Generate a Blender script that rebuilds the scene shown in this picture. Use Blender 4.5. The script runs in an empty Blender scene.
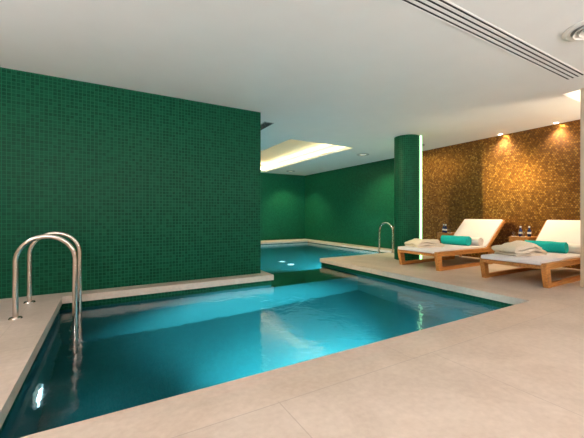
import bpy, bmesh, math, random
from mathutils import Vector, Matrix, noise as mnoise

random.seed(7)
PI = math.pi
scene = bpy.context.scene
col = scene.collection

# ------------------------------------------------------------------ helpers
def link(o, parent=None):
    col.objects.link(o)
    if parent is not None:
        o.parent = parent
    return o

def box_uv(bm):
    uv = bm.loops.layers.uv.verify()
    for f in bm.faces:
        n = f.normal
        ax, ay, az = abs(n.x), abs(n.y), abs(n.z)
        for l in f.loops:
            c = l.vert.co
            if az >= ax and az >= ay:
                l[uv].uv = (c.x, c.y)
            elif ax >= ay:
                l[uv].uv = (c.y, c.z)
            else:
                l[uv].uv = (c.x, c.z)

def obj(name, bm, mat, parent=None, smooth=None, uv=True):
    """link a bmesh as ONE mesh object (empties the bmesh)."""
    bm.normal_update()
    if uv:
        box_uv(bm)
    me = bpy.data.meshes.new(name)
    bm.to_mesh(me)
    bm.free()
    if mat is not None:
        me.materials.append(mat)
    if smooth is not None:
        for p in me.polygons:
            p.use_smooth = True
        me.set_sharp_from_angle(angle=math.radians(smooth))
    o = bpy.data.objects.new(name, me)
    return link(o, parent)

def tag(o, label, cat, group=None, kind=None):
    if label: o['label'] = label
    if cat: o['category'] = cat
    if group: o['group'] = group
    if kind: o['kind'] = kind
    return o

def thing(name, label, cat, loc=(0, 0, 0), rotz=0.0, group=None):
    o = bpy.data.objects.new(name, None)
    o.empty_display_size = 0.1
    link(o)
    o.location = loc
    o.rotation_euler = (0, 0, rotz)
    return tag(o, label, cat, group)

def struct(name, bm, mat, smooth=None, uv=True):
    o = obj(name, bm, mat, None, smooth, uv)
    o['kind'] = 'structure'
    return o

def dup(root, loc, rotz=0.0, label=None, name=None):
    r = root.copy(); col.objects.link(r)
    r.location = loc; r.rotation_euler = (0, 0, rotz)
    if label: r['label'] = label
    for ch in list(root.children):
        c = ch.copy(); col.objects.link(c); c.parent = r
        for g in list(ch.children):
            d = g.copy(); col.objects.link(d); d.parent = c
    return r

def add_box(bm, x0, x1, y0, y1, z0, z1, bevel=0.0, seg=2, mtx=None):
    ret = bmesh.ops.create_cube(bm, size=1.0)
    vs = ret['verts']
    for v in vs:
        v.co = Vector(((x0 + x1) / 2 + v.co.x * (x1 - x0),
                       (y0 + y1) / 2 + v.co.y * (y1 - y0),
                       (z0 + z1) / 2 + v.co.z * (z1 - z0)))
    out = vs
    if bevel > 0:
        es = list({e for v in vs for e in v.link_edges})
        r = bmesh.ops.bevel(bm, geom=es, offset=bevel, segments=seg, profile=0.5, affect='EDGES')
        out = list({v for f in r['faces'] for v in f.verts} | {v for v in vs if v.is_valid})
    if mtx is not None:
        for v in out:
            v.co = mtx @ v.co
    return out

def boxbm(*a, **k):
    bm = bmesh.new()
    add_box(bm, *a, **k)
    return bm

def add_prism(bm, prof, y0, y1, axis='Y'):
    """extrude a 2-D polygon (a,b) along an axis: 'Y' -> (a, y, b); 'X' -> (x, a, b); 'Z' -> (a, b, z)"""
    def P(p, t):
        if axis == 'Y': return (p[0], t, p[1])
        if axis == 'X': return (t, p[0], p[1])
        return (p[0], p[1], t)
    A = [bm.verts.new(P(p, y0)) for p in prof]
    B = [bm.verts.new(P(p, y1)) for p in prof]
    n = len(prof)
    fs = [bm.faces.new(A), bm.faces.new(list(reversed(B)))]
    for i in range(n):
        fs.append(bm.faces.new((A[i], B[i], B[(i + 1) % n], A[(i + 1) % n])))
    bmesh.ops.recalc_face_normals(bm, faces=fs)

def add_tube(bm, pts, r, n=14, closed_ends=True):
    pts = [Vector(p) for p in pts]
    rings = []
    prev = None
    for i, p in enumerate(pts):
        if i == 0: t = pts[1] - pts[0]
        elif i == len(pts) - 1: t = pts[-1] - pts[-2]
        else: t = (pts[i + 1] - pts[i]).normalized() + (pts[i] - pts[i - 1]).normalized()
        t.normalize()
        if prev is None:
            a = Vector((0, 1, 0)) if abs(t.y) < 0.9 else Vector((1, 0, 0))
        else:
            a = prev
        u = (a - t * a.dot(t)).normalized()
        v = t.cross(u)
        prev = u
        rings.append([bm.verts.new(p + (u * math.cos(2 * PI * k / n) + v * math.sin(2 * PI * k / n)) * r) for k in range(n)])
    for a, b in zip(rings, rings[1:]):
        for k in range(n):
            bm.faces.new((a[k], a[(k + 1) % n], b[(k + 1) % n], b[k]))
    if closed_ends:
        bm.faces.new(list(reversed(rings[0])))
        bm.faces.new(rings[-1])

def add_lathe(bm, prof, n=32, c=(0, 0), cap=True):
    """prof: list of (r, z)"""
    rings = []
    for r, z in prof:
        if r < 1e-6:
            rings.append([bm.verts.new((c[0], c[1], z))])
        else:
            rings.append([bm.verts.new((c[0] + r * math.cos(2 * PI * k / n), c[1] + r * math.sin(2 * PI * k / n), z)) for k in range(n)])
    fs = []
    for a, b in zip(rings, rings[1:]):
        for k in range(n):
            if len(a) == 1 and len(b) == 1: continue
            if len(a) == 1: fs.append(bm.faces.new((a[0], b[(k + 1) % n], b[k])))
            elif len(b) == 1: fs.append(bm.faces.new((a[k], a[(k + 1) % n], b[0])))
            else: fs.append(bm.faces.new((a[k], a[(k + 1) % n], b[(k + 1) % n], b[k])))
    if cap:
        for R in (rings[0], rings[-1]):
            if len(R) > 2: fs.append(bm.faces.new(R))
    bmesh.ops.recalc_face_normals(bm, faces=fs)

def lathebm(prof, n=32, c=(0, 0), cap=True):
    bm = bmesh.new(); add_lathe(bm, prof, n, c, cap); return bm

def cells(bm, xs, ys, inside, z0, z1, top=True, bottom=True):
    """extrude the union of grid cells for which inside(xc,yc) is true, from z0 to z1"""
    nx, ny = len(xs) - 1, len(ys) - 1
    ins = [[inside((xs[i] + xs[i + 1]) / 2, (ys[j] + ys[j + 1]) / 2) for j in range(ny)] for i in range(nx)]
    cache = {}
    def V(i, j, z):
        k = (i, j, z)
        if k not in cache: cache[k] = bm.verts.new((xs[i], ys[j], z))
        return cache[k]
    def I(i, j): return 0 <= i < nx and 0 <= j < ny and ins[i][j]
    for i in range(nx):
        for j in range(ny):
            if not ins[i][j]: continue
            if top: bm.faces.new((V(i, j, z1), V(i + 1, j, z1), V(i + 1, j + 1, z1), V(i, j + 1, z1)))
            if bottom: bm.faces.new((V(i, j, z0), V(i, j + 1, z0), V(i + 1, j + 1, z0), V(i + 1, j, z0)))
            if not I(i - 1, j): bm.faces.new((V(i, j, z0), V(i, j, z1), V(i, j + 1, z1), V(i, j + 1, z0)))
            if not I(i + 1, j): bm.faces.new((V(i + 1, j, z0), V(i + 1, j + 1, z0), V(i + 1, j + 1, z1), V(i + 1, j, z1)))
            if not I(i, j - 1): bm.faces.new((V(i, j, z0), V(i + 1, j, z0), V(i + 1, j, z1), V(i, j, z1)))
            if not I(i, j + 1): bm.faces.new((V(i, j + 1, z0), V(i, j + 1, z1), V(i + 1, j + 1, z1), V(i + 1, j + 1, z0)))

# ------------------------------------------------------------------ materials
def new_mat(name):
    m = bpy.data.materials.new(name)
    m.use_nodes = True
    nt = m.node_tree
    return m, nt, nt.nodes['Principled BSDF']

def N(nt, typ, **kw):
    n = nt.nodes.new(typ)
    for k, v in kw.items():
        setattr(n, k, v)
    return n

def vm(nt, op, a, b=None, c=None, scale=None):
    n = N(nt, 'ShaderNodeVectorMath', operation=op)
    for i, s in enumerate((a, b, c)):
        if s is None: continue
        if hasattr(s, 'is_linked'): nt.links.new(s, n.inputs[i])
        else: n.inputs[i].default_value = s
    if scale is not None: n.inputs['Scale'].default_value = scale
    return n.outputs['Value'] if op in ('LENGTH', 'DOT_PRODUCT', 'DISTANCE') else n.outputs['Vector']

def mt(nt, op, a, b=None, clamp=False):
    n = N(nt, 'ShaderNodeMath', operation=op, use_clamp=clamp)
    for i, s in enumerate((a, b)):
        if s is None: continue
        if hasattr(s, 'is_linked'): nt.links.new(s, n.inputs[i])
        else: n.inputs[i].default_value = s
    return n.outputs[0]

def ramp(nt, fac, stops, interp='LINEAR'):
    n = N(nt, 'ShaderNodeValToRGB')
    cr = n.color_ramp
    cr.interpolation = interp
    while len(cr.elements) < len(stops): cr.elements.new(0.5)
    for e, (p, c) in zip(cr.elements, stops):
        e.position = p; e.color = (*c, 1)
    nt.links.new(fac, n.inputs[0])
    return n.outputs[0]

def mix(nt, fac, a, b, blend='MIX'):
    n = N(nt, 'ShaderNodeMix', data_type='RGBA', blend_type=blend)
    for s, k in ((fac, 0), (a, 6), (b, 7)):
        if hasattr(s, 'is_linked'): nt.links.new(s, n.inputs[k])
        else: n.inputs[k].default_value = s if k == 0 else (*s, 1)
    return n.outputs[2]

def bump(nt, bsdf, height, strength=0.3, dist=0.01):
    n = N(nt, 'ShaderNodeBump')
    n.inputs['Strength'].default_value = strength
    n.inputs['Distance'].default_value = dist
    nt.links.new(height, n.inputs['Height'])
    nt.links.new(n.outputs[0], bsdf.inputs['Normal'])

def plain(name, color, rough=0.5, metal=0.0, noise_amt=0.06, scale=30.0, bump_s=0.0, stretch=None):
    m, nt, b = new_mat(name)
    tc = N(nt, 'ShaderNodeTexCoord')
    nz = N(nt, 'ShaderNodeTexNoise')
    nz.inputs['Scale'].default_value = scale
    nz.inputs['Detail'].default_value = 3
    src = tc.outputs['Object']
    if stretch is not None:
        src = vm(nt, 'MULTIPLY', src, stretch)
    nt.links.new(src, nz.inputs['Vector'])
    lo = tuple(c * (1 - noise_amt) for c in color); hi = tuple(min(1, c * (1 + noise_amt)) for c in color)
    nt.links.new(ramp(nt, nz.outputs[0], [(0.3, lo), (0.7, hi)]), b.inputs['Base Color'])
    b.inputs['Roughness'].default_value = rough
    b.inputs['Metallic'].default_value = metal
    if bump_s > 0: bump(nt, b, nz.outputs[0], bump_s, 0.01)
    return m

def emis(name, color, strength):
    m, nt, b = new_mat(name)
    b.inputs['Base Color'].default_value = (0.8, 0.8, 0.8, 1)
    b.inputs['Emission Color'].default_value = (*color, 1)
    b.inputs['Emission Strength'].default_value = strength
    return m

def mosaic(name, tile, stops, grout, rough=0.25, g=0.09, spec=0.5):
    m, nt, b = new_mat(name)
    uv = N(nt, 'ShaderNodeUVMap')
    p = vm(nt, 'SCALE', uv.outputs[0], scale=1.0 / tile)
    cell = vm(nt, 'FLOOR', vm(nt, 'ADD', p, (0.001, 0.001, 0)))
    fr = vm(nt, 'ABSOLUTE', vm(nt, 'SUBTRACT', vm(nt, 'FRACTION', p), (0.5, 0.5, 0)))
    sp = N(nt, 'ShaderNodeSeparateXYZ'); nt.links.new(fr, sp.inputs[0])
    edge = mt(nt, 'MAXIMUM', sp.outputs[0], sp.outputs[1])
    isgrout = mt(nt, 'GREATER_THAN', edge, 0.5 - g)
    wn = N(nt, 'ShaderNodeTexWhiteNoise', noise_dimensions='2D'); nt.links.new(cell, wn.inputs['Vector'])
    nz = N(nt, 'ShaderNodeTexNoise'); nz.inputs['Scale'].default_value = 0.9; nz.inputs['Detail'].default_value = 2
    nt.links.new(uv.outputs[0], nz.inputs['Vector'])
    v = mt(nt, 'ADD', mt(nt, 'MULTIPLY', wn.outputs['Value'], 0.8), mt(nt, 'MULTIPLY', nz.outputs[0], 0.2))
    c = mix(nt, isgrout, ramp(nt, v, stops), grout)
    nt.links.new(c, b.inputs['Base Color'])
    r = mt(nt, 'ADD', mt(nt, 'MULTIPLY', isgrout, 0.5), rough)
    nt.links.new(r, b.inputs['Roughness'])
    b.inputs['Specular IOR Level'].default_value = spec
    h = mt(nt, 'ADD', mt(nt, 'SUBTRACT', 1.0, isgrout), mt(nt, 'MULTIPLY', wn.outputs['Value'], 0.4))
    bump(nt, b, h, 0.25, 0.004)
    return m

def penny(name, pitch, stops, grout):
    m, nt, b = new_mat(name)
    uv = N(nt, 'ShaderNodeUVMap')
    p = vm(nt, 'SCALE', uv.outputs[0], scale=1.0 / pitch)
    H = math.sqrt(3) / 2
    mx, mn = (0.5, H, 1.0), (-0.5, -H, -1.0)
    a = vm(nt, 'WRAP', p, mx, mn)
    q = vm(nt, 'WRAP', vm(nt, 'SUBTRACT', p, (0.5, H, 0)), mx, mn)
    la, lq = vm(nt, 'LENGTH', a), vm(nt, 'LENGTH', q)
    sel = mt(nt, 'LESS_THAN', la, lq)
    mv = N(nt, 'ShaderNodeMix', data_type='VECTOR')
    nt.links.new(sel, mv.inputs[0]); nt.links.new(q, mv.inputs[4]); nt.links.new(a, mv.inputs[5])
    idv = vm(nt, 'FLOOR', vm(nt, 'ADD', vm(nt, 'SCALE', vm(nt, 'SUBTRACT', p, mv.outputs[1]), scale=2.0), (0.5, 0.5, 0)))
    d = mt(nt, 'MINIMUM', la, lq)
    isgrout = mt(nt, 'GREATER_THAN', d, 0.43)
    wn = N(nt, 'ShaderNodeTexWhiteNoise', noise_dimensions='2D'); nt.links.new(idv, wn.inputs['Vector'])
    nt.links.new(mix(nt, isgrout, ramp(nt, wn.outputs['Value'], stops), grout), b.inputs['Base Color'])
    nt.links.new(mt(nt, 'MULTIPLY', mt(nt, 'SUBTRACT', 1.0, isgrout), 0.95), b.inputs['Metallic'])
    nt.links.new(mt(nt, 'ADD', mt(nt, 'MULTIPLY', isgrout, 0.4), 0.31), b.inputs['Roughness'])
    # slightly tilted, domed tiles
    h = mt(nt, 'ADD', mt(nt, 'MULTIPLY', mt(nt, 'SUBTRACT', 1.0, isgrout), 0.8), mt(nt, 'MULTIPLY', mt(nt, 'MULTIPLY', d, d), -1.2))
    bump(nt, b, h, 0.15, 0.006)
    return m

def stone(name, c0, c1, jx=None, jy=None, joint=0.0035, rough=0.4, offs=(0, 0)):
    m, nt, b = new_mat(name)
    uv = N(nt, 'ShaderNodeUVMap')
    tc = N(nt, 'ShaderNodeTexCoord')
    n1 = N(nt, 'ShaderNodeTexNoise'); n1.inputs['Scale'].default_value = 2.2; n1.inputs['Detail'].default_value = 8; n1.inputs['Roughness'].default_value = 0.62; n1.inputs['Distortion'].default_value = 0.5
    n2 = N(nt, 'ShaderNodeTexNoise'); n2.inputs['Scale'].default_value = 26; n2.inputs['Detail'].default_value = 6
    nt.links.new(tc.outputs['Object'], n1.inputs['Vector']); nt.links.new(tc.outputs['Object'], n2.inputs['Vector'])
    v = mt(nt, 'ADD', mt(nt, 'MULTIPLY', n1.outputs[0], 0.65), mt(nt, 'MULTIPLY', n2.outputs[0], 0.35))
    c = ramp(nt, v, [(0.35, c0), (0.65, c1)])
    h = v
    if jx:
        p = vm(nt, 'DIVIDE', vm(nt, 'ADD', uv.outputs[0], (offs[0], offs[1], 0)), (jx, jy, 1))
        fr = vm(nt, 'ABSOLUTE', vm(nt, 'SUBTRACT', vm(nt, 'FRACTION', p), (0.5, 0.5, 0)))
        sp = N(nt, 'ShaderNodeSeparateXYZ'); nt.links.new(fr, sp.inputs[0])
        ex = mt(nt, 'GREATER_THAN', sp.outputs[0], 0.5 - joint / jx)
        ey = mt(nt, 'GREATER_THAN', sp.outputs[1], 0.5 - joint / jy)
        e = mt(nt, 'MAXIMUM', ex, ey)
        cell = vm(nt, 'FLOOR', p)
        wn = N(nt, 'ShaderNodeTexWhiteNoise', noise_dimensions='2D'); nt.links.new(cell, wn.inputs['Vector'])
        shade = mt(nt, 'ADD', 0.95, mt(nt, 'MULTIPLY', wn.outputs['Value'], 0.08))
        cs = N(nt, 'ShaderNodeCombineColor')
        for k in range(3): nt.links.new(shade, cs.inputs[k])
        c = mix(nt, 1.0, c, cs.outputs[0], 'MULTIPLY')
        c = mix(nt, mt(nt, 'MULTIPLY', e, 0.55), c, tuple(x * 0.72 for x in c0))
    nt.links.new(c, b.inputs['Base Color'])
    b.inputs['Roughness'].default_value = rough
    bump(nt, b, h, 0.06, 0.004)
    return m

def wood(name, c0, c1):
    m, nt, b = new_mat(name)
    tc = N(nt, 'ShaderNodeTexCoord')
    v = vm(nt, 'MULTIPLY', tc.outputs['Object'], (3.0, 26.0, 26.0))
    nz = N(nt, 'ShaderNodeTexNoise'); nz.inputs['Scale'].default_value = 1.6; nz.inputs['Detail'].default_value = 5; nz.inputs['Distortion'].default_value = 0.8
    nt.links.new(v, nz.inputs['Vector'])
    nt.links.new(ramp(nt, nz.outputs[0], [(0.3, c0), (0.7, c1)]), b.inputs['Base Color'])
    b.inputs['Roughness'].default_value = 0.5
    bump(nt, b, nz.outputs[0], 0.1, 0.003)
    return m

M = {}
M['green'] = mosaic('green_glass_mosaic', 0.045, [(0.1, (0.0005, 0.040, 0.018)), (0.5, (0.0008, 0.050, 0.0225)), (0.95, (0.003, 0.068, 0.032))], (0.014, 0.105, 0.054), 0.40, 0.07, 0.09)
M['pool'] = mosaic('pool_mosaic', 0.030, [(0.1, (0.0004, 0.072, 0.083)), (0.5, (0.0006, 0.085, 0.096)), (0.95, (0.001, 0.098, 0.110))], (0.0008, 0.085, 0.096), 0.4)
M['gold'] = penny('gold_penny_mosaic', 0.040, [(0.0, (0.20, 0.076, 0.012)), (0.45, (0.30, 0.125, 0.020)), (0.8, (0.40, 0.18, 0.030)), (1.0, (0.56, 0.28, 0.055))], (0.10, 0.045, 0.016))
M['floor'] = stone('beige_limestone_floor', (0.46, 0.37, 0.30), (0.595, 0.50, 0.42), 1.25, 1.25, 0.003, 0.42, (0.45, 0.98))
M['coping'] = stone('beige_limestone_coping', (0.455, 0.36, 0.283), (0.59, 0.485, 0.40), 2.6, 4.0, 0.002, 0.42, (0.75, 0.9))
M['ceiling'] = plain('white_ceiling_paint', (0.80, 0.79, 0.76), 0.75, 0, 0.012, 3.0)
M['plaster'] = plain('cream_plaster', (0.46, 0.38, 0.28), 0.7, 0, 0.03, 12.0)
M['cove'] = plain('cream_cove_paint', (0.36, 0.335, 0.26), 0.7, 0, 0.01, 4.0)
M['white'] = plain('white_enamel', (0.80, 0.77, 0.72), 0.45, 0, 0.02, 10.0)
M['black'] = plain('black_void', (0.010, 0.008, 0.006), 0.7, 0, 0.2, 20.0)
M['greygrille'] = plain('grey_grille_metal', (0.38, 0.38, 0.36), 0.5, 0.2, 0.05, 20.0)
M['steel'] = plain('brushed_stainless_steel', (0.60, 0.53, 0.47), 0.2, 1.0, 0.05, 60.0, 0.03, (1, 1, 0.1))
M['darksteel'] = plain('dark_rubber_tread', (0.08, 0.08, 0.08), 0.6, 0.0, 0.1, 60.0)
M['teak'] = wood('oiled_teak', (0.34, 0.125, 0.026), (0.58, 0.26, 0.062))
M['canvas'] = plain('white_sling_cushion', (0.71, 0.68, 0.69), 0.85, 0, 0.03, 140.0, 0.12)
M['towel_beige'] = plain('beige_terry', (0.78, 0.68, 0.54), 0.95, 0, 0.10, 110.0, 0.5)
M['towel_white'] = plain('white_terry', (0.80, 0.76, 0.73), 0.95, 0, 0.06, 110.0, 0.5)
M['towel_teal'] = plain('turquoise_terry', (0.0, 0.42, 0.40), 0.95, 0, 0.10, 110.0, 0.4)
M['bottle_blue'] = plain('dark_blue_plastic', (0.008, 0.022, 0.11), 0.15, 0, 0.1, 40.0)
M['paper'] = plain('white_paper', (0.82, 0.82, 0.82), 0.7, 0, 0.02, 40.0)
M['fixture'] = plain('white_pool_fitting', (0.75, 0.78, 0.78), 0.4, 0, 0.02, 40.0)
M['led_green'] = emis('led_strip_green_white', (0.32, 1.0, 0.36), 2.7)
M['led_back'] = emis('led_strip_green', (0.5, 1.0, 0.55), 8.0)
M['led_warm'] = emis('cove_led_warm_white', (1.0, 0.84, 0.50), 74.0)
M['led_pink'] = emis('recess_led_soft_white', (1.0, 0.86, 0.80), 8.0)
M['lamp_warm'] = emis('downlight_lens', (1.0, 0.84, 0.62), 110.0)
M['lamp_dim'] = emis('frosted_downlight_lens', (1.0, 0.86, 0.62), 1.0)
M['lamp_pool'] = emis('underwater_lens', (0.62, 0.92, 1.0), 60.0)
M['lamp_poolfloor'] = emis('underwater_floor_lens', (0.62, 0.95, 1.0), 2.2)

def glass_mat():
    m, nt, b = new_mat('clear_glass')
    tc = N(nt, 'ShaderNodeTexCoord'); nz = N(nt, 'ShaderNodeTexNoise'); nz.inputs['Scale'].default_value = 20
    nt.links.new(tc.outputs['Object'], nz.inputs['Vector'])
    nt.links.new(ramp(nt, nz.outputs[0], [(0.3, (0.95, 0.97, 0.97)), (0.7, (1, 1, 1))]), b.inputs['Base Color'])
    b.inputs['Transmission Weight'].default_value = 1.0
    b.inputs['Roughness'].default_value = 0.02
    b.inputs['IOR'].default_value = 1.45
    return m
M['glass'] = glass_mat()

def water_mat():
    m, nt, b = new_mat('pool_water')
    tc = N(nt, 'ShaderNodeTexCoord')
    v = vm(nt, 'MULTIPLY', tc.outputs['Object'], (1.0, 1.0, 1.0))
    n1 = N(nt, 'ShaderNodeTexNoise'); n1.inputs['Scale'].default_value = 3.0; n1.inputs['Detail'].default_value = 3; n1.inputs['Distortion'].default_value = 0.6
    n2 = N(nt, 'ShaderNodeTexNoise'); n2.inputs['Scale'].default_value = 13.0; n2.inputs['Detail'].default_value = 2
    nt.links.new(v, n1.inputs['Vector']); nt.links.new(v, n2.inputs['Vector'])
    h = mt(nt, 'ADD', n1.outputs[0], mt(nt, 'MULTIPLY', n2.outputs[0], 0.22))
    b.inputs['Base Color'].default_value = (0.86, 0.98, 1.0, 1)
    b.inputs['Transmission Weight'].default_value = 1.0
    b.inputs['IOR'].default_value = 1.333
    b.inputs['Roughness'].default_value = 0.085
    b.inputs['Specular IOR Level'].default_value = 0.5
    bump(nt, b, h, 0.22, 0.03)
    return m
M['water'] = water_mat()

# ------------------------------------------------------------------ setting
CZ = 2.76                 # ceiling
COP = 0.087               # slab thickness
WZ = -0.15                # water level
X0, X1, Y0, Y1 = -0.465, 4.28, 1.865, 4.82      # front pool opening
XL, YD, XR, YB = -1.4, 6.13, 7.30, 11.35        # back pool: left end, deck edge, right and back edges
WX = 2.298                # end of the green wall
LX = 2.43                 # end of the ledge
WY0, WY1 = 5.055, 5.42    # green wall thickness
RX0, RY0, RX1, RY1 = -3.2, -3.0, 7.95, 12.45    # room extents

def in_pool(x, y):
    if X0 < x < X1 and Y0 < y < Y1: return True
    if LX < x < X1 and Y1 <= y < YD: return True
    if XL < x < X1 and WY1 < y < YD: return not (x < LX and y < 5.55)
    if XL < x < XR and YD <= y < YB: return True
    return False

bx = [RX0, XL, X0, LX, X1, XR, RX1]
by = [RY0, Y0, Y1, WY1, 5.55, YD, YB, RY1]

# limestone floor slab (everything that is not pool, coping or wall ledge)
CW = 0.335
def zone(x, y):
    if in_pool(x, y): return 'pool'
    if y > YB or (x > XR and y > YD): return 'back'
    if x < LX and y > Y1 and x > X0 : return 'ledge' if y < 5.55 else 'back'
    if y > 5.42 and x < X0: return 'back'
    if X0 - CW < x < X1 + 0.40 and Y0 - CW < y < Y0: return 'cop_front'
    if X0 - CW < x < X0 and Y0 <= y < Y1: return 'cop_left'
    if X1 < x < X1 + 0.40 and Y0 <= y < YD: return 'cop_right'
    return 'floor'
fx = sorted(set(bx + [X0 - CW, X1 + 0.40]))
fy = sorted(set(by + [Y0 - CW]))
def slab(name, z, mat, z0, z1, bev=True):
    bm = bmesh.new()
    cells(bm, fx, fy, lambda x, y: zone(x, y) == z, z0, z1)
    return struct(name, bm, mat)
slab('floor', 'floor', M['floor'], -COP, 0.0)
slab('trim_1', 'cop_front', M['coping'], -COP, 0.0)
slab('trim_2', 'cop_left', M['coping'], -COP, 0.0)
slab('trim_3', 'cop_right', M['coping'], -COP, 0.0)
slab('trim_4', 'ledge', M['coping'], -COP, 0.0)
slab('trim_5', 'back', M['coping'], -0.13, -0.06)

# the pool shell: mosaic-lined ground around and under the water (slightly set back under the coping)
def in_basin(x, y):
    s = 0.03
    return any(in_pool(x + a, y + b) for a in (-s, s) for b in (-s, s))
s = 0.03
gx = sorted(set([RX0, RX1] + [v + d for v in (XL, X0, LX, X1, XR) for d in (-s, s)]))
gy = sorted(set([RY0, RY1] + [v + d for v in (Y0, Y1, WY1, 5.55, YD, YB) for d in (-s, s)]))
bm = bmesh.new()
cells(bm, gx, gy, lambda x, y: not in_basin(x, y), -1.50, -0.235)
add_box(bm, RX0, RX1, RY0, RY1, -1.70, -1.50)
struct('pool_basin', bm, M['pool'])
# dark band of wall tile between the water line and the coping
bm = bmesh.new()
cells(bm, gx, gy, lambda x, y: not in_basin(x, y), -0.235, -0.132)
cells(bm, gx, gy, lambda x, y: not in_basin(x, y) and zone(x, y) != 'back', -0.132, -COP, top=False, bottom=False)
struct('pool_waterline_band', bm, M['green'])
# submerged sill between the two pools
struct('pool_sill', boxbm(LX - 0.1, X1 + s, 4.86, 5.90, -1.5, -0.43), M['pool'])
struct('pool_sill_top', boxbm(LX - 0.1, X1 + s, 4.85, 5.91, -0.43, -0.40), M['green'])

# water body
e = 0.012
bm = bmesh.new()
wx = sorted(set([v + d for v in (XL, X0, LX, X1, XR) for d in (-s - e, s + e)]))
wy = sorted(set([v + d for v in (Y0, Y1, WY1, 5.55, YD, YB) for d in (-s - e, s + e)]))
def in_water(x, y):
    t = s + e
    return any(in_pool(x + a, y + b) for a in (-t + .001, t - .001) for b in (-t + .001, t - .001))
cells(bm, wx, wy, in_water, -1.51, WZ)
bmesh.ops.recalc_face_normals(bm, faces=bm.faces)
w = obj('pool_water', bm, M['water'])
w['kind'] = 'stuff'; w['label'] = 'clear turquoise water filling both pools'; w['category'] = 'water'

# walls
struct('wall_left', boxbm(RX0, WX, WY0, WY1, -0.01, CZ), M['green'])
struct('wall_back', boxbm(RX0, RX1, 12.18, RY1, -0.07, CZ), M['green'])
struct('wall_right', boxbm(7.70, RX1, YD, 12.18, -0.07, CZ), M['green'])
struct('wall_lounge', boxbm(7.55, RX1, RY0, YD, -0.01, CZ), M['gold'])
struct('wall_side', boxbm(RX0, -3.0, RY0, RY1, -0.01, CZ), M['plaster'])
struct('wall_rear', boxbm(-3.0, 7.55, RY0, -2.8, -0.01, CZ), M['plaster'])
struct('wall_pier', boxbm(5.72, 6.0, -2.8, 1.875, 0.0, CZ + 0.28), M['plaster'])

# ceiling with its two light recesses
C0, C1, D0, D1 = 3.70, 5.60, 6.50, 11.85        # cove over the back pool
S0, S1, T0, T1 = 5.76, 7.0, 0.4, 2.10           # recess by the pier
bm = bmesh.new()
cells(bm, [RX0, C0, C1, S0, S1, RX1], [RY0, T0, T1, D0, D1, RY1],
      lambda x, y: not (C0 < x < C1 and D0 < y < D1) and not (S0 < x < S1 and T0 < y < T1), CZ, CZ + 0.08)
struct('ceiling', bm, M['ceiling'])
def recess(name, a0, a1, b0, b1, out, h, mat):
    bm = bmesh.new()
    z0, z1 = CZ + 0.08, CZ + h
    a0 -= out; a1 += out; b0 -= out; b1 += out
    t = 0.05
    add_box(bm, a0 - t, a1 + t, b0 - t, b1 + t, z1, z1 + t)
    add_box(bm, a0 - t, a0, b0 - t, b1 + t, z0, z1)
    add_box(bm, a1, a1 + t, b0 - t, b1 + t, z0, z1)
    add_box(bm, a0, a1, b0 - t, b0, z0, z1)
    add_box(bm, a0, a1, b1, b1 + t, z0, z1)
    return struct(name, bm, mat)
recess('ceiling_cove', C0, C1, D0, D1, 0.17, 0.30, M['cove'])
recess('ceiling_recess', S0, S1, T0, T1, 0.10, 0.30, M['ceiling'])

# round tiled column
cc, cr = (5.91, 5.02), 0.277
bm = bmesh.new()
uvl = bm.loops.layers.uv.verify()
nseg = 64
for k in range(nseg):
    a0, a1 = 2 * PI * k / nseg, 2 * PI * (k + 1) / nseg
    vs = [bm.verts.new((cc[0] + cr * math.cos(a), cc[1] + cr * math.sin(a), z)) for a, z in ((a0, 0), (a1, 0), (a1, CZ), (a0, CZ))]
    f = bm.faces.new(vs)
    for l, (a, z) in zip(f.loops, ((a0, 0), (a1, 0), (a1, CZ), (a0, CZ))):
        l[uvl].uv = (a * cr, z)
bmesh.ops.remove_doubles(bm, verts=bm.verts, dist=1e-5)
c = struct('column', bm, M['green'], smooth=40, uv=False)

# ------------------------------------------------------------------ lights built as things
def led_strip(label, x, y, nx, ny, mat, width=0.062):
    """vertical light profile; n = outward direction of the diffuser"""
    ang = math.atan2(nx, -ny)     # local -Y is the emitting side
    t = thing('light_strip', label, 'light', (x, y, 0), ang, None)
    w = width / 2
    obj('housing', boxbm(-w, w, 0.0, 0.03, 0.0, CZ), M['white'], t)
    bm = bmesh.new()
    add_prism(bm, [(w * 0.97 * math.cos(a), -w * 0.97 * math.sin(a)) for a in [PI * i / 12 for i in range(13)]], 0.01, CZ - 0.005, 'Z')
    obj('diffuser', bm, mat, t, 40)
    return t
led_strip('vertical greenish white light strip on the green column beside the gold wall', 6.047, 4.765, -0.329, -0.944, M['led_green'])
led_strip('vertical light strip hidden behind the green column', 6.035, 5.275, -0.15, 0.99, M['led_back'])

# cove LED, one loop lying on the lip of the recess
t = thing('cove_light', 'warm white light line glowing inside the long ceiling recess over the back pool', 'light', ((C0 + C1) / 2, (D0 + D1) / 2, CZ + 0.08))
hx, hy = (C1 - C0) / 2 + 0.12, (D1 - D0) / 2 + 0.12
for (a0, a1, b0, b1) in ((hx - 0.03, hx, -hy, hy), (-hx, -hx + 0.03, -hy, hy), (-hx + 0.03, hx - 0.03, hy - 0.03, hy), (-hx + 0.03, hx - 0.03, -hy, -hy + 0.03)):
    obj('led_tube', boxbm(a0, a1, b0, b1, 0.0, 0.025), M['led_warm'], t)
t = thing('recess_light', 'soft white light line inside the ceiling recess beside the cream pier', 'light', (S1 + 0.05, 1.35, CZ + 0.08))
obj('led_tube', boxbm(-0.02, 0.02, -0.75, 0.75, 0.0, 0.03), M['led_pink'], t)

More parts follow.
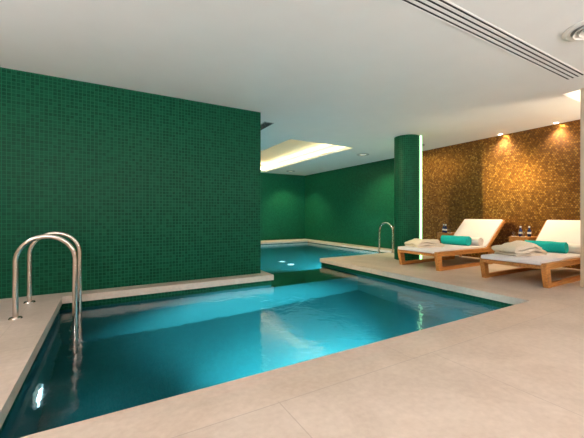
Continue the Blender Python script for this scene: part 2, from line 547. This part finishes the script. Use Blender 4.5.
def lamp(name, typ, loc, energy, color, target=None, **kw):
    l = bpy.data.lights.new(name, typ)
    l.energy = energy; l.color = color
    for k, v in kw.items(): setattr(l, k, v)
    o = bpy.data.objects.new(name, l); col.objects.link(o)
    o.location = loc
    if target is not None:
        d = Vector(target) - Vector(loc)
        o.rotation_euler = d.to_track_quat('-Z', 'Y').to_euler()
    return o

def spot_fixture(x, y, label, e_):
    t = thing('recessed_downlight', label, 'light', (x, y, CZ), 0, 'downlights along the gold wall')
    obj('trim_ring', lathebm([(0.036, 0.0), (0.055, 0.0), (0.055, -0.006), (0.040, -0.010), (0.036, -0.004)], 32, cap=False), M['white'], t, 40)
    obj('lens', lathebm([(0.0, -0.003), (0.036, -0.003), (0.036, 0.0)], 32, cap=False), M['lamp_warm'], t)
    lamp('downlight_beam', 'SPOT', (x, y, CZ - 0.015), e_, (1.0, 0.74, 0.44), (x + 0.16, y, 1.2), spot_size=math.radians(104), spot_blend=1.0, shadow_soft_size=0.03)
    return t
spot_fixture(7.43, 3.80, 'small ceiling downlight at the top of the gold wall, between the two loungers', 190)
spot_fixture(7.43, 2.80, 'small ceiling downlight at the top of the gold wall, above the lounger by the pier', 160)

# underwater lights
def pool_light(loc, rot, label, mat, r=0.10, name='underwater_light', group=None, beam=0, spread=130, tilt=0.0):
    t = thing(name, label, 'light', loc, 0, group)
    t.rotation_euler = rot
    obj('bezel', lathebm([(r, 0.0), (r * 1.35, 0.0), (r * 1.35, 0.012), (r * 1.1, 0.03), (r, 0.03)], 36, cap=False), M['fixture'], t, 40)
    obj('lens', lathebm([(r, 0.012), (r * 0.7, 0.024), (0.0, 0.03)], 36, cap=False), mat, t, 60)
    if beam:
        d = t.rotation_euler.to_matrix() @ Vector((0, 0, 1))
        p = Vector(loc) + d * 0.05
        lamp('underwater_beam', 'SPOT', p, beam, (0.55, 0.90, 1.0), p + d + Vector((0, 0, tilt)), spot_size=math.radians(spread), spot_blend=0.6, shadow_soft_size=0.08)
    return t
pool_light((X0 - s, 3.30, -0.92), (0, PI / 2, 0), 'round underwater lamp glowing white in the left pool wall below the ladder', M['lamp_pool'], 0.11, beam=420, spread=60)
g = 'added lamps in the near pool wall below the front edge'
for xx, bb in ((2.1, 2000), (3.75, 240)):  # lamps out of sight, added to light the front pool evenly
    pool_light((xx, Y0 - s, -0.72), (-PI / 2, 0, 0), 'added underwater lamp in the pool wall hidden below the near edge', M['lamp_pool'], 0.10, group=g, beam=bb, spread=86, tilt=-0.55)
g = 'twin lamps on the floor of the back pool'
pool_light((4.47, 8.32, -1.5), (0, 0, 0), 'left one of two round lamps glowing on the back pool floor', M['lamp_poolfloor'], 0.075, group=g)
pool_light((4.46, 7.80, -1.5), (0, 0, 0), 'right one of two round lamps glowing on the back pool floor', M['lamp_poolfloor'], 0.075, group=g)
pool_light((1.0, 5.55 - s, -0.7), (-PI / 2, 0, 0), 'added underwater lamp in the back pool hidden behind the green wall', M['lamp_pool'], 0.11, beam=1700)  # out of sight, added to brighten the back pool
for xx in (5.0, 6.5):  # unseen pair added under the deck to brighten the back pool
    pool_light((xx, YD - s, -0.7), (-PI / 2, 0, 0), 'added underwater lamp in the back pool wall hidden under the deck edge', M['lamp_pool'], 0.11, group='added lamps under the back edge of the deck', beam=950)

# ------------------------------------------------------------------ ceiling fittings
t = thing('linear_air_diffuser', 'long white ceiling air diffuser with four black slots', 'air diffuser', (1.4, 1.75, CZ))
L = 3.80
pitch, y00 = 0.0493, -0.0765
obj('backing', boxbm(0.0, L - 0.005, -0.095, 0.093, -0.0015, 0.0), M['black'], t)
for k in range(5):
    ya = -0.1 if k == 0 else y00 + (k - 1) * pitch + 0.0105
    yb = 0.1 if k == 4 else y00 + k * pitch - 0.0105
    obj('blade', boxbm(0.0, L, ya, yb, -0.0045, -0.0015 if 0 < k < 4 else 0.0), M['ceiling'], t)
obj('end_plate', boxbm(L, L + 0.03, -0.1, 0.1, -0.0045, 0.0), M['ceiling'], t)

t = thing('round_air_diffuser', 'round white ceiling air diffuser with concentric rings', 'air diffuser', (3.97, 1.20, CZ))
obj('outer_ring', lathebm([(0.17, 0.0), (0.235, 0.0), (0.235, -0.008), (0.20, -0.022), (0.17, -0.012)], 48, cap=False), M['white'], t, 40)
for r in (0.15, 0.105, 0.06):
    obj('cone_ring', lathebm([(r - 0.028, -0.004), (r, -0.036), (r + 0.006, -0.034), (r - 0.018, -0.002)], 48, cap=False), M['white'], t, 40)
obj('throat', lathebm([(0.0, -0.002), (0.172, -0.002)], 48, cap=False), M['greygrille'], t)

t = thing('ceiling_grille', 'grey louvred air grille in the ceiling at the end of the green wall', 'air grille', (2.68, 5.93, CZ))
obj('frame', boxbm(-0.10, 0.10, -0.43, 0.43, -0.008, 0.0), M['greygrille'], t)
for k in range(12):
    y = -0.385 + k * 0.07
    obj('louvre', boxbm(-0.08, 0.08, y - 0.012, y + 0.022, -0.016, -0.007), M['black'], t)

def round_downlight(x, y, label, e_, tgt):
    t = thing('round_downlight', label, 'light', (x, y, CZ), 0, 'round downlights in the ceiling over the back pool')
    obj('rim', lathebm([(0.10, 0.0), (0.18, 0.0), (0.18, -0.010), (0.13, -0.020), (0.10, -0.006)], 40, cap=False), M['greygrille'], t, 40)
    obj('lens', lathebm([(0.0, -0.006), (0.102, -0.006)], 40, cap=False), M['lamp_dim'], t, 60)
    lamp('back_downlight_beam', 'SPOT', (x, y, CZ - 0.04), e_, (1.0, 0.88, 0.52), tgt, spot_size=math.radians(110), spot_blend=0.7, shadow_soft_size=0.05)
    return t
round_downlight(6.47, 7.08, 'round downlight in the ceiling between the bright recess and the column', 220, (7.4, 7.2, 0.5))
round_downlight(6.40, 11.2, 'round downlight in the ceiling at the far corner of the back pool', 260, (6.8, 11.5, 0))
round_downlight(6.80, 5.46, 'round downlight hidden behind the top of the column', 12, (7.5, 5.2, 0.3))

lamp('back_fill_spot', 'SPOT', (2.0, 5.85, CZ - 0.02), 620, (1.0, 0.84, 0.48), (6.6, 5.7, 0.0), spot_size=math.radians(76), spot_blend=0.6, shadow_soft_size=0.08)  # unseen spot added for the gold wall glow and the column's shadow
lamp('back_fill_spot', 'SPOT', (2.6, 10.6, CZ - 0.02), 480, (1.0, 0.90, 0.54), (5.5, 11.5, 0.2), spot_size=math.radians(140), spot_blend=0.8, shadow_soft_size=0.08)  # unseen spot added to brighten the back walls

# ------------------------------------------------------------------ pool ladders
def make_ladder(label, loc, rotz, spacing, span=0.478, hgt=0.81):
    """local: feet at x=0 on the deck, arch reaches +x over the water; rails at y=0 and y=spacing"""
    t = thing('pool_ladder', label, 'ladder', loc, rotz)
    r = 0.024
    R = span / 2
    zc = hgt - r - R
    for y in (0.0, spacing):
        bm = bmesh.new()
        pts = [(0, y, 0.0), (0, y, zc * 0.5)]
        pts += [(R - R * math.cos(a), y, zc + R * math.sin(a)) for a in [PI * i / 20 for i in range(21)]]
        pts += [(span, y, z) for z in (0.2, -0.2, -0.6, -0.95)]
        pts += [(span - 0.02, y, -1.02), (span - 0.06, y, -1.05)]
        add_tube(bm, pts, r, 16)
        rail = obj('handrail', bm, M['steel'], t, 50)
        obj('flange', lathebm([(r, 0.016), (0.05, 0.012), (0.056, 0.0), (r, 0.0)], 28, (0, y), cap=False), M['steel'], rail, 40)
    for z in (-0.32, -0.60, -0.88):
        tr = obj('tread', boxbm(span - 0.055, span + 0.03, 0.02, spacing - 0.02, z - 0.018, z + 0.012, bevel=0.006), M['steel'], t)
        obj('grip_pad', boxbm(span - 0.045, span + 0.02, 0.05, spacing - 0.05, z + 0.012, z + 0.016), M['darksteel'], tr)
    return t
make_ladder('stainless steel pool ladder rising beside the dark green wall', (-0.758, 4.03, 0), 0.0, 0.66)
make_ladder('small stainless steel pool ladder at the back pool beside the green column', (7.02, 5.98, 0), PI / 2, 0.52)

# ------------------------------------------------------------------ sun loungers
LB = 0.52                      # half width handled by y0,y1
def make_lounger(label):
    """local: foot end at x=0, head towards +x; centred on y"""
    W = 0.45
    t = thing('sun_lounger', label, 'sun lounger', (0, 0, 0), 0, 'teak sun loungers on the raised deck')
    zr0, zr1 = 0.255, 0.335
    HX = 1.60                  # hinge
    for sy in (-1, 1):
        a, b = sorted((sy * W, sy * (W - 0.065)))
        obj('side_rail', boxbm(0.0, 2.02, a, b, zr0, zr1, bevel=0.006), M['teak'], t)
        bm = bmesh.new()       # slanted foot leg
        add_prism(bm, [(0.0, zr0 + 0.002), (0.115, zr0 + 0.002), (0.155, 0.0), (0.06, 0.0)], a, b)
        obj('leg', bm, M['teak'], t)
        bm = bmesh.new()
        add_prism(bm, [(1.72, zr0 + 0.002), (1.83, zr0 + 0.002), (1.77, 0.0), (1.675, 0.0)], a, b)
        obj('leg', bm, M['teak'], t)
        obj('floor_runner', boxbm(0.13, 1.70, a + 0.004, b - 0.004, 0.0, 0.062, bevel=0.005), M['teak'], t)
    obj('crossbar', boxbm(0.0, 0.06, -W + 0.065, W - 0.065, zr0, zr1 - 0.03, bevel=0.005), M['teak'], t)
    obj('crossbar', boxbm(1.95, 2.015, -W + 0.065, W - 0.065, zr0, zr1, bevel=0.005), M['teak'], t)
    for k in range(9):
        x = 0.14 + k * 0.165
        obj('slat', boxbm(x, x + 0.10, -W + 0.065, W - 0.065, zr0 + 0.03, zr0 + 0.052), M['teak'], t)
    # seat cushion, a little over the rails at the foot
    obj('seat_cushion', boxbm(-0.035, HX, -W + 0.062, W - 0.03, zr1 - 0.024, zr1 + 0.036, bevel=0.018, seg=3), M['canvas'], t, 50)
    # raised back
    ang = math.radians(40.5)
    mtx = Matrix.Translation((HX, 0, zr1 - 0.01)) @ Matrix.Rotation(-ang, 4, 'Y')
    BL = 0.83
    bf = bmesh.new()
    for sy in (-1, 1):
        a, b = sorted((sy * (W - 0.005), sy * (W - 0.05)))
        add_box(bf, 0.0, BL + 0.02, a, b, -0.035, 0.025, bevel=0.005, mtx=mtx)
    add_box(bf, BL - 0.04, BL + 0.02, -W + 0.05, W - 0.05, -0.035, 0.02, mtx=mtx)
    add_box(bf, 0.0, 0.05, -W + 0.05, W - 0.05, -0.035, 0.0, mtx=mtx)
    for k in range(4):
        x = 0.14 + k * 0.16
        add_box(bf, x, x + 0.09, -W + 0.05, W - 0.05, -0.02, 0.0, mtx=mtx)
    obj('back_frame', bf, M['teak'], t)
    obj('back_cushion', boxbm(0.0, BL + 0.012, -W + 0.03, W - 0.03, 0.012, 0.055, bevel=0.018, seg=3, mtx=mtx), M['canvas'], t, 50)
    # prop under the back
    p1 = mtx @ Vector((0.55, 0, -0.03))
    for y in (-0.22, 0.22):
        st = bmesh.new()
        add_tube(st, [(p1.x, y, p1.z), (1.97, y, zr0 + 0.03)], 0.013, 8)
        obj('back_strut', st, M['teak'], t)
    return t
LN = make_lounger('teak sun lounger with white cushion by the cream pier, nearer to the front pool corner')
LN.location = (5.16, 2.50, 0)
LF = dup(LN, (5.08, 4.10, 0), 0, 'teak sun lounger with white cushion in front of the green column')

# ------------------------------------------------------------------ side tables
def make_table(label):
    t = thing('side_table', label, 'side table', (0, 0, 0), 0, 'teak side tables against the gold wall')
    a, b, h = 0.225, 0.175, 0.575
    obj('table_top', boxbm(-a, a, -b, b, h - 0.035, h, bevel=0.005), M['teak'], t)
    for sx in (-1, 1):
        for sy in (-1, 1):
            x0, x1 = sorted((sx * a, sx * (a - 0.04))); y0, y1 = sorted((sy * b, sy * (b - 0.04)))
            obj('leg', boxbm(x0, x1, y0, y1, 0, h - 0.035), M['teak'], t)
    for sx in (-1, 1):
        x0, x1 = sorted((sx * (a - 0.006), sx * (a - 0.03)))
        obj('apron', boxbm(x0, x1, -b + 0.04, b - 0.04, h - 0.13, h - 0.035), M['teak'], t)
    for sy in (-1, 1):
        y0, y1 = sorted((sy * (b - 0.006), sy * (b - 0.03)))
        obj('apron', boxbm(-a + 0.04, a - 0.04, y0, y1, h - 0.13, h - 0.035), M['teak'], t)
    obj('lower_shelf', boxbm(-a + 0.02, a - 0.02, -b + 0.02, b - 0.02, 0.14, 0.165), M['teak'], t)
    return t
TN = make_table('small teak side table with bottles and glasses between the two loungers')
TN.location = (7.175, 3.225, 0)
TF = dup(TN, (7.175, 4.83, 0), 0, 'small teak side table beyond the farther lounger, behind its turquoise towel')
TH = 0.575

def make_bottle(label, x, y):
    t = thing('water_bottle', label, 'bottle', (x, y, TH), 0, 'dark blue water bottles on the side tables')
    obj('body', lathebm([(0.0, 0.0), (0.030, 0.0), (0.033, 0.005), (0.033, 0.105), (0.030, 0.122), (0.018, 0.148), (0.0125, 0.160), (0.0125, 0.178), (0.0, 0.178)], 24, cap=False), M['bottle_blue'], t, 40)
    b = obj('bottle_label', lathebm([(0.0336, 0.055), (0.0336, 0.092)], 24, cap=False), M['paper'], t, 40); b['label'] = 'white paper band'
    obj('cap', lathebm([(0.0, 0.205), (0.014, 0.205), (0.0155, 0.20), (0.0155, 0.176), (0.0, 0.176)], 20, cap=False), M['paper'], t, 40)
    return t
B = make_bottle('dark blue water bottle standing between two tumblers on the table between the loungers', 7.085, 3.25)
dup(B, (7.17, 3.135, TH), 0, 'dark blue water bottle on the table between the loungers, at the end towards the pier')
dup(B, (6.99, 4.80, TH), 0, 'dark blue water bottle on the farther side table near the column')
dup(B, (7.10, 4.93, TH), 0, 'dark blue water bottle at the back of the farther side table')

def make_glass(label, x, y):
    c = obj('coaster', lathebm([(0.0, 0.0), (0.043, 0.0), (0.043, 0.008), (0.0, 0.008)], 24, cap=False), M['paper'], None, 40)
    c.location = (x, y, TH)
    g_ = obj('drinking_glass', lathebm([(0.0, 0.0), (0.026, 0.0), (0.033, 0.095), (0.030, 0.095), (0.0245, 0.014), (0.0, 0.014)], 24, cap=False), M['glass'], None, 40)
    g_.location = (x, y, TH + 0.008)
    tag(c, 'white coaster under the ' + label, 'coaster', 'white coasters under the glasses')
    tag(g_, 'clear tumbler, the ' + label, 'glass', 'tumblers on the side tables')
make_glass('glass left of both bottles on the table between the loungers', 7.02, 3.335)
make_glass('glass between the two bottles on the table between the loungers', 7.005, 3.165)
make_glass('glass on the farther side table behind the turquoise towel', 7.00, 4.705)

# ------------------------------------------------------------------ towels
def ribbon(path, th, length, nseg=14, wob=0.006, seed=0, taper=0.0):
    """thick strip following a 2-D path (x,z), swept along y; returns bmesh with soft wobble"""
    bm = bmesh.new()
    n = len(path)
    P = [Vector((p[0], p[1])) for p in path]
    nor = []
    for i in range(n):
        a = P[max(i - 1, 0)]; b = P[min(i + 1, n - 1)]
        d = (b - a).normalized()
        nor.append(Vector((-d.y, d.x)))
    outer = [P[i] + nor[i] * th / 2 for i in range(n)]
    inner = [P[i] - nor[i] * th / 2 for i in range(n)]
    # rounded ends
    loop = outer + [P[-1] + (P[-1] - P[-2]).normalized() * th * 0.45] + inner[::-1] + [P[0] + (P[0] - P[1]).normalized() * th * 0.45]
    m = len(loop)
    rings = []
    for j in range(nseg + 1):
        y = length * (j / nseg - 0.5)
        rings.append([bm.verts.new((q.x, y, q.y)) for q in loop])
    for a, b in zip(rings, rings[1:]):
        for k in range(m):
            bm.faces.new((a[k], a[(k + 1) % m], b[(k + 1) % m], b[k]))
    for R, flip in ((rings[0], False), (rings[-1], True)):
        # cap as a strip of quads between outer and inner
        for i in range(n - 1):
            q = (R[i], R[i + 1], R[2 * n + 1 - (i + 1) - 0 - 0] if False else R[n + 1 + (n - 1 - (i + 1))], R[n + 1 + (n - 1 - i)])
            bm.faces.new(q if flip else q[::-1])
        bm.faces.new((R[n - 1], R[n], R[n + 1])); bm.faces.new((R[2 * n], R[2 * n + 1], R[0]))
    bmesh.ops.recalc_face_normals(bm, faces=bm.faces)
    zmin = min(v.co.z for v in bm.verts)
    for v in bm.verts:
        p = Vector((v.co.x * 9 + seed * 3.1, v.co.y * 7, v.co.z * 9))
        nv = Vector((mnoise.noise(p), mnoise.noise(p + Vector((11, 0, 0))), mnoise.noise(p + Vector((0, 17, 0)))))
        k = min(1.0, (v.co.z - zmin) / 0.03)
        v.co += Vector((nv.x, nv.y * 1.5, nv.z * k)) * wob
    zmin = min(v.co.z for v in bm.verts)
    for v in bm.verts: v.co.z -= zmin
    return bm

def spiral(r0, r1, turns, n=110):
    pts = []
    for i in range(n):
        f = i / (n - 1)
        a = f * turns * 2 * PI + 0.6
        r = r0 + (r1 - r0) * f
        pts.append((r * math.cos(a), r * math.sin(a)))
    return pts

def roll(label, x, y, z, dia, length, mat, seed, rotz=0.0, tilt=0.0, group=None):
    R = dia / 2
    turns = 4
    th = (R - 0.012) / turns * 0.9
    bm = ribbon(spiral(0.012, R - th / 2, turns), th, length, 16, 0.009, seed)
    # softer, slightly sagging roll
    for v in bm.verts:
        v.co.z *= 0.93
        f = abs(v.co.y) / (length / 2)
        v.co.x *= 1.0 - 0.10 * f * f
    o = obj('rolled_towel', bm, mat, None, 60)
    o.location = (x, y, z); o.rotation_euler = (tilt, 0, rotz)
    return tag(o, label, 'towel', group)

def serp(w, hgt, layers, lean=0.0):
    """serpentine fold path (x,z) with round turns"""
    pts = []
    dz = hgt / layers
    for k in range(layers):
        z = k * dz
        ww = w * (1 - 0.10 * k)
        xs = [-ww / 2 + ww * i / 10 for i in range(11)]
        if k % 2: xs.reverse()
        bul = [0.35 * dz * k / layers * math.sin(PI * i / 10) for i in range(11)]
        pts += [(x + lean * z, z + b) for x, b in zip(xs, bul)]
        if k < layers - 1:
            sgn = 1 if k % 2 == 0 else -1
            xe = xs[-1] + lean * z
            for q in (0.25, 0.5, 0.75):
                pts.append((xe + sgn * dz * 0.5 * math.sin(PI * q), z + dz * (0.5 - 0.5 * math.cos(PI * q))))
    return pts

def folded(label, x, y, z, w, l, layers, hgt, mat, seed, rotz=0.0, group=None):
    bm = ribbon(serp(w, hgt, layers), hgt / layers * 0.80, l, 18, 0.030, seed)
    # slump: the ends sink, the middle swells, so the stack reads as a soft bundle
    for v in bm.verts:
        fy = v.co.y / (l / 2); fx = v.co.x / (w / 2)
        k = 1.0 - 0.14 * min(1, abs(fy)) ** 2.2 - 0.22 * min(1, abs(fx)) ** 2.4
        v.co.z *= k * (1.0 + 0.10 * math.sin(fx * 5 + seed))
        v.co.y *= 1.0 - 0.06 * fx
    o = obj('folded_towel', bm, mat, None, 70)
    o.location = (x, y, z); o.rotation_euler = (0, 0, rotz)
    return tag(o, label, 'towel', group)

SZ = 0.371
gT, gW, gB = 'rolled turquoise towels', 'rolled white towels', 'folded beige robes'
folded('beige towelling robe folded in a pile on the lounger by the pier', 5.72, 2.64, SZ, 0.60, 0.40, 3, 0.185, M['towel_beige'], 1, math.radians(-14), gB)
folded('beige towelling robe folded in a pile on the farther lounger in front of the column', 5.52, 4.26, SZ, 0.56, 0.40, 3, 0.150, M['towel_beige'], 4, math.radians(-18), gB)
roll('rolled turquoise towel on the lounger by the pier', 6.485, 2.60, SZ, 0.225, 0.58, M['towel_teal'], 2, math.radians(3), 0, gT)
roll('rolled turquoise towel on the farther lounger in front of the column', 6.38, 4.16, SZ, 0.235, 0.56, M['towel_teal'], 6, math.radians(4), 0, gT)
roll('rolled white towel behind the turquoise one on the lounger by the pier', 6.69, 2.42, SZ, 0.19, 0.50, M['towel_white'], 9, 0, 0, gW)
roll('rolled white towel behind the turquoise one on the farther lounger', 6.60, 4.00, SZ, 0.20, 0.50, M['towel_white'], 12, 0, 0, gW)

# ------------------------------------------------------------------ room lighting (out of the frame)
WARM = (1.0, 0.985, 1.04)
for (x, y, e_) in ((-2.2, 4.0, 66), (-1.0, 0.6, 22), (1.2, 0.3, 10), (3.2, 0.3, 8), (5.2, 0.5, 8), (1.0, -1.8, 20), (3.6, -1.6, 20), (-2.2, 1.6, 25)):  # first one inferred from the ladder shadows, the others added as fill
    lamp('unseen_ceiling_spot', 'SPOT', (x, y, CZ - 0.02), e_, WARM, (x, y, 0), spot_size=math.radians(130), spot_blend=0.8, shadow_soft_size=0.07)
# fill lights added behind the camera to brighten the ceiling
for x, e_ in ((-1.5, 170), (0.8, 138), (3.0, 90), (5.0, 92)):
    lamp('ceiling_fill', 'AREA', (x, -2.3, 1.7), e_, WARM, (x, -1.9, CZ), shape='RECTANGLE', size=0.5, size_y=0.2)

lamp('ceiling_fill', 'AREA', (-2.7, 1.8, 1.7), 80, WARM, (-2.3, 1.8, CZ), shape='RECTANGLE', size=0.2, size_y=0.5)  # fill added for the left part of the ceiling
lamp('ceiling_fill', 'AREA', (6.9, 0.2, 1.6), 130, (1.0, 0.82, 0.62), (6.7, 0.5, CZ), shape='RECTANGLE', size=0.8, size_y=0.8)  # warm fill added behind the pier for the lounge ceiling

# ------------------------------------------------------------------ world, camera, view
w = bpy.data.worlds.new('world'); scene.world = w
w.use_nodes = True
w.node_tree.nodes['Background'].inputs[0].default_value = (0.5, 0.5, 0.5, 1)
w.node_tree.nodes['Background'].inputs[1].default_value = 0.05

cam = bpy.data.cameras.new('camera')
cam.sensor_fit = 'HORIZONTAL'; cam.sensor_width = 36.0
cam.lens = 322.0 / 584.0 * 36.0
cam.shift_y = -4.0 / 584.0
cam.clip_start = 0.05
co = bpy.data.objects.new('camera', cam); col.objects.link(co)
co.location = (0, 0, 1.0)
co.rotation_euler = (PI / 2, 0, math.radians(-30))
scene.camera = co

vs = scene.view_settings
vs.view_transform = 'Standard'; vs.look = 'None'; vs.gamma = 1.0; vs.exposure = 0.0
vs.use_curve_mapping = False
scene.cycles.use_denoising = True
scene.cycles.max_bounces = 14
scene.cycles.diffuse_bounces = 5
scene.cycles.transmission_bounces = 10
scene.cycles.sample_clamp_indirect = 12.0
